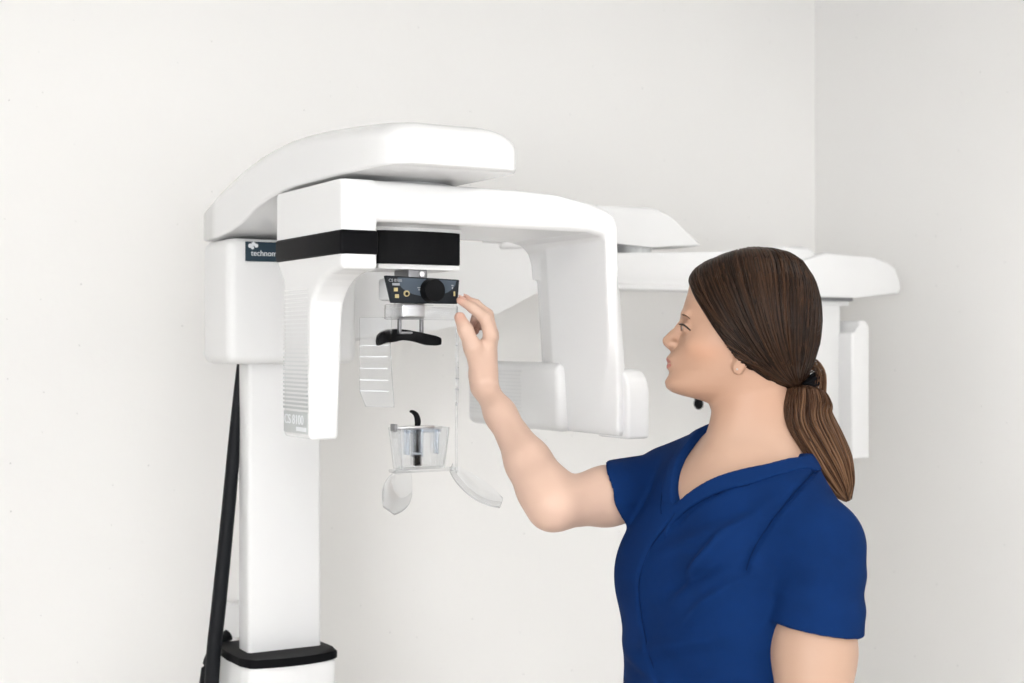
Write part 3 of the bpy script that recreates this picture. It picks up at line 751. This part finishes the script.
ca2.data.foreach_set('color', np.hstack([colr, np.ones((len(V), 1))]).astype(np.float32).ravel())
def side_hit(u, v):      # the skin met when looking at the face from its left side
    for Yd in np.arange(2.08, 2.24, .0005):
        p = at(u, v, Yd); i = [int(np.clip(np.searchsorted(x, w_), 1, len(x) - 1)) for x, w_ in zip(bf.ax, p)]
        if bf.F[i[0], i[1], i[2]] < .0003: return p
    return at(u, v, 2.17)
# eyes
for sg in (1, -1):
    bm = bmesh.new(); bmesh.ops.create_uvsphere(bm, u_segments=20, v_segments=14, radius=.0106)
    o = from_bm('eye', bm, 'eye_white', pe, angle=180); o.location = Vector(rel(hpx(688.8, 328, sg * .030)))
    bm = bmesh.new(); bm_cyl(bm, (0, 0, 0), tuple(HA * .0012), .0055, .0045, 20)
    i_ = from_bm('iris', bm, 'eye_iris', o); i_.location = Vector(HA * .0106)
    # lashes along the upper lid, then the brow: short hairs laid on the skin
    def mir(p): 
        d = p - HO; return p if sg > 0 else p - 2 * (d @ HB) * HB
    lidp = [mir(side_hit(*q_)) for q_ in ((680.6, 324.2), (682.5, 324.6), (684.6, 325.6), (687, 327.3), (690.4, 330.2))]
    ln = catmull(lidp, 22)
    Vv, q = tubes_np(ln[None], np.interp(np.linspace(0, 1, 22), [0, .5, 1], [.0015, .0017, .0008]), 5); from_np('eyelid_line', rel(Vv), q, 'lash_brown', pe)
    P = []
    for k in range(22):
        p0 = ln[k]; out = HA * (.9 - .5 * k / 21) + HB * sg * (.3 + .6 * k / 21)
        P.append([p0, p0 + out * .0022 - HC * .0004, p0 + out * .0038 + HC * .0008])
    Vv, q = tubes_np(np.array(P), np.array([.0009, .0007, .0003]), 4); from_np('eyelashes', rel(Vv), q, 'lash_brown', pe)
    brp = catmull([mir(side_hit(*q_)) for q_ in ((682.2, 314.8), (684.2, 315.0), (686.5, 316.2), (690.5, 319.3))], 40)
    rng = np.random.RandomState(3); P = []
    for k in range(36):
        w_ = rng.uniform(-.0009, .0009) * (1.2 - k / 36); m_ = min(k + 3, 39)
        P.append([brp[k] + HC * w_, brp[min(k + 1, 39)] + HC * (w_ + .0003), brp[m_] + HC * (w_ * .5)])
    Vv, q = tubes_np(np.array(P), np.array([.0009, .0008, .0003]), 3); from_np('eyebrow', rel(Vv), q, 'brow_brown', pe)
bm = bmesh.new(); bmesh.ops.create_uvsphere(bm, u_segments=12, v_segments=8, radius=.0016)
o = from_bm('ear_stud', bm, 'steel', pe); o.location = Vector(rel(hpx(735.5, 368.5, .0748)))
# nails
def nail(p_tip, p_prev, up, w):
    d = p_tip - p_prev; d /= np.linalg.norm(d); s_ = np.cross(d, up); s_ /= np.linalg.norm(s_); n_ = np.cross(s_, d)
    bm = bmesh.new(); bmesh.ops.create_uvsphere(bm, u_segments=14, v_segments=8, radius=1)
    M = Matrix((s_, d, n_)).transposed()
    for v in bm.verts: v.co = M @ Vector((v.co.x * w, v.co.y * w * 1.25, v.co.z * .0018))
    o = from_bm('fingernail', bm, 'nail', pe, angle=180); o.location = Vector(rel(p_tip + n_ * w * 1.02 - d * .001))
for (P, R) in fingers: nail(P[-1], P[-2], np.array([.5, -.1, .85]), R[-1] * .92)
nail(thumb[-1], thumb[-2], np.array([.25, -.9, .2]), .0066)

# ---- scrub top
tf = Field(np.arange(.10, .56, .0032), np.arange(1.93, 2.46, .0032), np.concatenate([np.arange(.70, .96, .008), np.arange(.96, 1.42, .0032)]))
def torso_cloth(F, g):
    F.ell(tp(0, .004, 1.13), TAX, (.150 + g, .108 + g, .22 + g), .03)
    F.ell(tp(-.004, .037, 1.243), TAX, (.118 + g, .079 + g, .088 + g), .05)
    for sg in (-1, 1): F.ell(tp(sg * .074, .088, 1.150), TAX, (.068 + g, .065 + g, .074 + g), .05)
    F.cap(tp(0, .030, 1.10), tp(0, .02, .74), .125 + g, .150 + g, .05)
    for sg in (-1, 1): F.cap(tp(sg * .045 - .008, .02, 1.10), tp(sg * .055 - .008, .012, .74), .104 + g, .122 + g, .05)
    F.cap(tp(.0, -.02, 1.305), S_R + [0, 0, -.002], .058 + g, .052 + g, .05)
    F.cap(tp(.0, -.02, 1.285), S_L + [0, 0, -.002], .064 + g, .058 + g, .05)
    F.cap(at(774, 449, HY + .01), S_L + [-.02, 0, .022], .038 + g, .036 + g, .05)
    F.cap(at(748, 447, HY + .04), S_R + [.01, 0, .018], .036 + g, .034 + g, .05)
torso_cloth(tf, .006)
# sleeves
dR = (E_R - S_R) / np.linalg.norm(E_R - S_R); SR_END = S_R + dR * .150
dL = (E_L - S_L) / np.linalg.norm(E_L - S_L); SL_END = S_L + dL * .160
# cut the sleeves at their hems and hollow them
def halfspace(p, d, lim, rad):
    p = np.asarray(p, float)
    def fn(X, Y, Z):
        s = (X - p[0]) * d[0] + (Y - p[1]) * d[1] + (Z - p[2]) * d[2]
        q = np.sqrt(np.maximum((X - p[0]) ** 2 + (Y - p[1]) ** 2 + (Z - p[2]) ** 2 - s ** 2, 0))
        return np.maximum(-s, q - rad)
    return fn
sf_ = Field(*tf.ax)
sf_.cap(S_R, S_R + dR * .14, .058, .0555, .005); sf_.cap(S_L, S_L + dL * .23, .070, .0695, .005)
hR = dR + np.array([0, .75, -.28]); hR /= np.linalg.norm(hR); SR_END = S_R + dR * .102
sf_.op(SR_END - .13, SR_END + .13, halfspace(SR_END, hR, 0, .12), .002, sub=True)
sf_.cap(SR_END + dR * .042, SR_END + dR * .06, .0470, .0480, .003, sub=True)
hL = np.array([-.17, 0, -1.]); hL /= np.linalg.norm(hL); SL_END = S_L + dL * .116
sf_.op(SL_END - .16, SL_END + .16, halfspace(SL_END, hL, 0, .15), .002, sub=True)
sf_.cap(SL_END + dL * .052, SL_END + dL * .07, .0640, .0650, .003, sub=True)
h_ = np.clip(.5 + .5 * (sf_.F - tf.F) / .010, 0, 1); tf.F = sf_.F * (1 - h_) + tf.F * h_ - .010 * h_ * (1 - h_)
# neck opening
VT = 1.258
def tcoord(X, Y, Z):
    dx, dy = X - TM[0], Y - TM[1]
    return dx * TL[0] + dy * TL[1], dx * TF[0] + dy * TF[1]
SLL, SLR = .61, 1.95
def neck_cut(X, Y, Z):
    l, f_ = tcoord(X, Y, Z); l = l + .010
    slope = np.where(l > 0, SLL, SLR)
    zl = np.where(l > 0, VT + SLL * l, VT - SLR * l) 
    zl = zl + .010 * np.sin(np.clip(l / .11, 0, 1) * np.pi)          # the line bows a little
    front = (zl - Z) / np.sqrt(1 + slope ** 2)
    side = np.maximum(l - .150, -l - .082)
    back = (1.336 - Z)
    w = np.clip((f_ + .035) / .02, 0, 1)
    return np.maximum(front * w + back * (1 - w), side)
tf.op(tp(0, 0, 1.3) - .2, tp(0, 0, 1.3) + .2, neck_cut, .002, sub=True)
# cloth folds: gentle waves in the sheet
sl, X, Y, Z = tf.reg((-9, -9, -9), (9, 9, 9))
l, f_ = tcoord(X, Y, Z)
def fold(l0, z0, ang, wid, amp, length):
    ca3, sa3 = math.cos(ang), math.sin(ang)
    s = (l - l0) * ca3 + (Z - z0) * sa3; t_ = -(l - l0) * sa3 + (Z - z0) * ca3
    return amp * np.exp(-(t_ / wid) ** 2) * np.exp(-(s / length) ** 2)
frontw = np.clip((f_ + .01) / .05, 0, 1)
D = 0
for args in ((.085, 1.20, math.radians(58), .010, .0060, .06), (.060, 1.16, math.radians(30), .009, -.0050, .05), (.10, 1.135, math.radians(40), .009, .0050, .05), (.03, 1.06, math.radians(15), .012, .0040, .09),
             (-.02, 1.02, math.radians(-12), .014, .0045, .08), (.07, 1.225, math.radians(22), .012, .0035, .08), (.05, 1.005, math.radians(8), .010, .0035, .08)):
    D = D + 2.4 * fold(*args) * frontw
tf.F = (tf.F - D).astype(np.float32)
# overlapping front panel: a second layer of cloth on her right side, its edge running from the V down and across
zz = [.70, .95, .99, 1.02, 1.045, 1.09, 1.15, 1.20, 1.24, 1.262, 1.5]; ll = [.16, .05, .022, .0, -.022, -.040, -.046, -.036, -.010, .004, .004]
edge = np.interp(Z, zz, ll) - l
tf.F -= (.0042 * np.clip(edge / .0025 + .5, 0, 1) * np.clip((f_ - .02) / .03, 0, 1) * np.clip((1.275 - Z) / .02, 0, 1) * np.clip((l + .145) / .03, 0, 1)).astype(np.float32)
# sleeve creases
for k_, (o1, amp) in enumerate(((.020, .003), (.050, -.003), (.072, .003))):
    p = S_L + dL * o1
    s = (X - p[0]) * .25 + (Y - p[1]) * -.1 + (Z - p[2]) * 1.0
    msk = np.exp(-((X - p[0]) ** 2 + (Y - p[1]) ** 2 + (Z - p[2]) ** 2) / .10 ** 2) * (l > .09)
    tf.F -= (amp * np.exp(-(s / .012) ** 2) * msk).astype(np.float32)
# seams pressed in as fine grooves: front panel seam, armhole seam
def on_cloth(l_, z_):      # a point on the front of the cloth at (l, z)
    best = None
    for q in np.linspace(.26, -.02, 141):
        p = tp(l_, q, z_); i = [int(np.clip(np.searchsorted(ax_, pv), 1, len(ax_) - 1)) for ax_, pv in zip(tf.ax, p)]
        if tf.F[i[0], i[1], i[2]] < .0: return p
    return tp(l_, .1, z_)
def seam(pts, r=.0040):
    P = catmull(pts, 26); P = [on_cloth(p[0], p[1]) for p in P]
    for p, q in zip(P[:-1], P[1:]):
        if np.linalg.norm(p - q) < .05: tf.cap(p, q, r, r, .003, sub=True)
SEAMS = [[(.004, 1.236), (.030, 1.262), (.060, 1.284), (.088, 1.304)]]
for s_ in SEAMS: seam(s_)
def skin_of_cloth(u, v):
    for Yd in np.arange(1.94, 2.44, .0015):
        p = at(u, v, Yd); i = [int(np.clip(np.searchsorted(ax_, pv), 1, len(ax_) - 1)) for ax_, pv in zip(tf.ax, p)]
        if tf.F[i[0], i[1], i[2]] < 0: return p
    return None
for line in ([(818, 468), (806, 480), (788, 500), (768, 526), (752, 552), (745, 574)],):
    AH = [skin_of_cloth(*p) for p in catmull(line, 30)]; AH = [p for p in AH if p is not None]
    for p, q in zip(AH[:-1], AH[1:]):
        if np.linalg.norm(p - q) < .04: tf.cap(p, q, .0034, .0034, .004, sub=True)
V, Q = tf.mesh(1)
top = from_np('scrub_top', rel(V), Q, 'scrub_navy', pe)
tag(top, 'navy blue short-sleeved V-neck scrub top')
def seam_shade_tube(P, r=.0009):
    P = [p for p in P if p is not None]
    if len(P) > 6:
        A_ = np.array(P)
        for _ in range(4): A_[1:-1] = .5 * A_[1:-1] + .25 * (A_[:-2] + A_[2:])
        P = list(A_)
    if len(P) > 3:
        Vv, q = tubes_np(np.array(P)[None], r, 6); from_np('seam', rel(Vv), q, 'seam_shade_navy', top)
seam_shade_tube([on_cloth(np.interp(z_, zz, ll) + .002, z_) for z_ in np.linspace(1.250, .955, 40)])
seam_shade_tube(AH[2:-1])
# neck band: a strip of doubled cloth along the opening
nf = Field(np.arange(.20, .50, .0026), np.arange(1.98, 2.40, .0026), np.arange(1.20, 1.42, .0026))
torso_cloth(nf, .0085)
# keep only a strip next to the V line
sl, X, Y, Z = nf.reg((-9, -9, -9), (9, 9, 9))
cut = neck_cut(X, Y, Z)
nf.F = np.maximum(nf.F, np.maximum(-cut, cut - .024)).astype(np.float32)
V, Q = nf.mesh(1)
nb = from_np('neckband', rel(V), Q, 'scrub_band', top)
def band_edge(sgn):
    out = []
    for l_ in np.linspace(.012, .098, 24) if sgn > 0 else np.linspace(-.030, -.058, 14):
        sl_ = SLL if sgn > 0 else SLR; lo_ = l_ + .010
        z_ = (VT + SLL * lo_ + .010 * math.sin(min(1, max(0, lo_ / .11)) * math.pi) if lo_ > 0 else VT - SLR * lo_) - .024 * math.sqrt(1 + sl_ ** 2)
        out.append(on_cloth(l_, z_))
    return out
seam_shade_tube(band_edge(1)); seam_shade_tube(band_edge(-1))

# trousers and shoes (below the frame)
gf = Field(np.arange(.08, .62, .008), np.arange(1.95, 2.48, .008), np.arange(.03, .98, .008))
gf.ell(tp(0, .0, .86), TAX, (.165, .125, .13), .04)
for sg in (-1, 1):
    hip = tp(sg * .085, 0, .84); knee = tp(sg * .095, .02, .46); ank = tp(sg * .10, -.01, .06)
    gf.chain([hip, knee, ank], [.092, .072, .062], .03)
V, Q = gf.mesh(1); tag(from_np('trousers', rel(V), Q, 'scrub_navy', pe), 'navy scrub trousers')
for sg in (-1, 1):
    sf = Field(np.arange(.05, .65, .005), np.arange(1.90, 2.50, .005), np.arange(-.02, .14, .004))
    sf.cap(tp(sg * .10, -.03, .04), tp(sg * .115, .10, .03), .042, .038, .02)
    sf.cap(tp(sg * .10, -.03, .05), tp(sg * .10, -.01, .10), .042, .040, .02)
    sf.F = np.maximum(sf.F, .0005 - sf.ax[2][None, None, :])
    V, Q = sf.mesh(1); from_np('shoe', rel(V), Q, 'shoe_white', pe)

# ---- hair
hfr = np.array([(247.5, 752), (249, 742), (253, 727), (262, 704.5), (268, 696), (274, 691), (281, 688), (295, 686), (330, 690), (394, 690)])
hbk = np.array([(247.5, 756), (249, 772), (253, 788), (261, 801), (280, 813), (300, 818.5), (320, 820.5), (340, 820), (362, 814), (378, 805), (388, 797), (394, 790)])
hwd = np.array([(247.5, .010), (250, .035), (256, .054), (265, .068), (280, .080), (300, .086), (325, .0875), (345, .084), (362, .076), (378, .058), (388, .040), (394, .026)])
hl = np.array([(240, 670), (272, 686), (281, 689.5), (306, 701.5), (337, 720), (356, 733), (369, 745.5), (380, 759), (391.5, 782), (400, 800)])
def hair_sd(a, b, c): return head_sd(a, b, c, hfr, hbk, hwd, 2.1)
def hairline(a, b, c):
    v = 325 - c * PM; return a - aa_(np.interp(v, hl[:, 0], hl[:, 1])) + np.clip(.05 - np.abs(b), 0, .05) * -.10
hf = Field(np.arange(HO[0] - .14, HO[0] + .14, .003), np.arange(HO[1] - .11, HO[1] + .11, .003), np.arange(HO[2] - .115, HO[2] + .13, .003))
sl, X, Y, Z = hf.reg((-9, -9, -9), (9, 9, 9)); a, b, c = to_head(X, Y, Z)
hs = hair_sd(a, b, c) + .004
hf.F = np.maximum(hs, hairline(a, b, c)).astype(np.float32)
V, Q = hf.mesh(2)
hair = from_np('hair', rel(V), Q, 'hair_dark', pe)
def put_rnd(o, arr):
    at_ = o.data.attributes.new('rnd', 'FLOAT', 'POINT'); at_.data.foreach_set('value', np.asarray(arr, np.float32))
put_rnd(hair, np.full(len(hair.data.vertices), .25))
tag(hair, 'dark brown hair combed back')
TIE = np.array([float(aa_(797)), 0.004, float(ca_(386))])
rng = np.random.RandomState(11)
OC = np.array([-.01, 0, -.005])
def project(P, extra):
    """push points radially to the hair surface (head axes)"""
    d = P - OC; L = np.linalg.norm(d, axis=-1, keepdims=True) + 1e-9; d = d / L
    lo_ = np.full(L.shape, .02); hi_ = np.full(L.shape, .20)
    for _ in range(18):
        mid = (lo_ + hi_) / 2; q = OC + d * mid
        s = hair_sd(q[..., 0], q[..., 1], q[..., 2])[..., None]
        lo_ = np.where(s < 0, mid, lo_); hi_ = np.where(s < 0, hi_, mid)
    return OC + d * (lo_ + extra)
def head_strands(N, M):
    st, ct = [], []
    s_ = np.linspace(0, 1, M)[:, None]
    for i in range(N):
        side = 1 if rng.rand() < .62 else -1
        if rng.rand() < .70:      # from the parting along the top of the head
            k = rng.rand() ** .8
            u0 = 690 + k * 128; v0 = np.interp(u0, [690, 705, 727, 753, 780, 800, 812, 819], [277, 262, 253, 248, 250, 261, 280, 310])
            S = np.array([float(aa_(u0)), side * (.002 + .006 * rng.rand()), float(ca_(v0))])
            C1 = np.array([S[0] * .92 - .004, side * (np.interp(k, [0, .65, 1], [.085, .085, .03]) * rng.uniform(.6 if k > .6 else .98, 1.1)), .025 - .030 * k + rng.uniform(-.006, .006)])
            C2 = np.array([S[0] * .35 - .030 - .02 * k, side * np.interp(k, [0, .65, 1], [.075, .07, .03]), -.060 + .004 * rng.randn()])
        else:                     # from the hairline at the temple and behind the ear
            v0 = 279 + 88 * rng.rand(); u0 = np.interp(v0, hl[:, 0], hl[:, 1]) + 2 * rng.rand() + .5
            S = np.array([float(aa_(u0)), side * .075, float(ca_(v0))])
            if v0 < 310: S[1] = side * (.02 + .055 * (v0 - 279) / 31)
            C1 = S * .72 + TIE * .28 + np.array([.004, side * .015, .012]); C2 = S * .35 + TIE * .65 + np.array([0, side * .035, -.004])
        P = (1 - s_) ** 3 * S + 3 * (1 - s_) ** 2 * s_ * C1 + 3 * (1 - s_) * s_ ** 2 * C2 + s_ ** 3 * TIE
        st.append(P); ct.append(rng.rand())
    st = np.array(st)
    lump = .0016 * np.sin(np.arange(N) * 2.4)[:, None, None] * np.sin(np.pi * s_)[None]
    ex_ = rng.uniform(-.0032, .0006, (N, 1, 1)) + lump * .5
    pr = project(st, ex_)
    w = np.clip((s_ - .80) / .20, 0, 1)[None] ** 1.5
    pr = pr * (1 - w) + (TIE + (pr - TIE) * .35) * w
    return pr, np.array(ct)
M = 18
pr, ct = head_strands(2000, M)
Wp = HO + pr[..., 0:1] * HA + pr[..., 1:2] * HB + pr[..., 2:3] * HC
rad = .0017 * np.interp(np.linspace(0, 1, M), [0, .12, .8, 1], [.55, 1, 1, .7])
Vv, q = tubes_np(Wp, rad, 4)
st = from_np('hair_strands', rel(Vv), q, 'hair_dark', hair); put_rnd(st, np.repeat(np.clip(ct * .9 + .05, 0, 1), M * 4)); st['kind'] = 'stuff'
# ponytail
ctr = catmull([at(796, 388, HY + .0), at(797, 400, HY - .005), at(801, 422, HY - .012), at(819, 450, HY - .018), at(836, 477, HY - .02), at(848, 500, HY - .02)], 24)
wid = np.interp(np.linspace(0, 1, 24), [0, .10, .28, .5, .72, .9, 1], [.018, .042, .052, .046, .038, .020, .003])
rng = np.random.RandomState(5); paths = []; cc = []
tan = np.gradient(ctr, axis=0); tan /= np.linalg.norm(tan, axis=1, keepdims=True)
sA = np.cross(tan, np.array([0, 1., 0])); sA /= np.linalg.norm(sA, axis=1, keepdims=True); sB = np.cross(tan, sA)
for i in range(1100):
    th_ = rng.rand() * 2 * np.pi; rr = np.sqrt(rng.uniform(.35, 1)) if rng.rand() < .8 else rng.rand()
    tw = rng.uniform(-.3, .3) + .5
    ph = th_ + tw * np.linspace(0, 1, 24)
    off = (sA * np.cos(ph)[:, None] * 1.0 + sB * np.sin(ph)[:, None] * .85) * (wid * rr)[:, None]
    off += rng.normal(0, .0008, 3) + sA * (.0022 * np.sin(np.linspace(0, rng.uniform(4, 11), 24) + rng.rand() * 6))[:, None] * rng.rand()
    end = rng.uniform(.86, 1.04)
    s0 = np.clip(np.linspace(0, 1, 24) * end, 0, 1) * 23
    P = ctr + off
    P = np.stack([np.interp(s0, np.arange(24), P[:, d]) for d in range(3)], 1)
    paths.append(P); cc.append(np.clip(.05 + .40 * rng.rand() ** 1.5 + .6 * np.linspace(0, 1, 24) ** .7 * rng.uniform(.1, 1.3), 0, 1))
rad = .0015 * np.interp(np.linspace(0, 1, 24), [0, .1, .8, 1], [.8, 1, .9, .35])
Vv, q = tubes_np(np.array(paths), rad, 4)
tail = from_np('ponytail', rel(Vv), q, 'hair_tail', pe); put_rnd(tail, np.repeat(np.array(cc).ravel(), 4))
tag(tail, 'low brown ponytail lying on the back of the shoulder', kind='stuff')
# core so that the tail is dense
V, q = tubes_np(ctr[None], wid * .80, 16); core = from_np('tail_core', rel(V), q, 'hair_tail', tail); put_rnd(core, np.full(len(V), .12))
# loose loops above the tie
paths = []
for i in range(40):
    k = rng.rand()
    p0 = at(803 + 4 * rng.rand(), 384, HY - .012 + .02 * rng.rand()); hgt = 358 + 12 * k + 3 * rng.rand(); out = 818 + 10 * (1 - k)
    p1 = at(806 + 3 * rng.rand(), hgt + 6, p0[1]); p2 = at(811 + 5 * (1 - k), hgt, p0[1]); p3 = at(out - 2, 372 + 4 * rng.rand(), p0[1] - .004); p4 = at(out - 2 - 6 * k, 392 + 10 * rng.rand(), p0[1] - .006)
    paths.append(catmull([p0, p1, p2, p3, p4], 14))
Vv, q = tubes_np(np.array(paths), .0008, 3); lo_o = from_np('loose_strands', rel(Vv), q, 'hair_tail', tail); put_rnd(lo_o, np.repeat(rng.uniform(.2, .9, 40), 14 * 3))
# fly-away strands on the crown edge and the tie itself
paths = []
for i in range(22):
    th_ = np.linspace(0, 2 * np.pi, 30); r = .0135 + .004 * rng.rand(); ph = rng.rand() * 6
    ctr0 = at(801, 387, HY) + np.array([rng.uniform(-.003, .010), 0, rng.uniform(-.008, .006)])
    axis_a = np.array([.80, 0, .60]); axis_b = np.array([0, 1., 0])
    paths.append(ctr0 + axis_a * ((r + .0035 * np.sin(5 * th_ + ph)) * np.cos(th_))[:, None] * 1.2 + axis_b * ((r + .003 * np.sin(4 * th_ + ph)) * np.sin(th_))[:, None] + np.array([0, 0, 1]) * (.003 * np.sin(3 * th_ + ph))[:, None])
Vv, q = tubes_np(np.array(paths), .0032, 6); tie = from_np('hair_tie', rel(Vv), q, 'tie_black', pe); tag(tie, 'black scrunchie holding the ponytail')
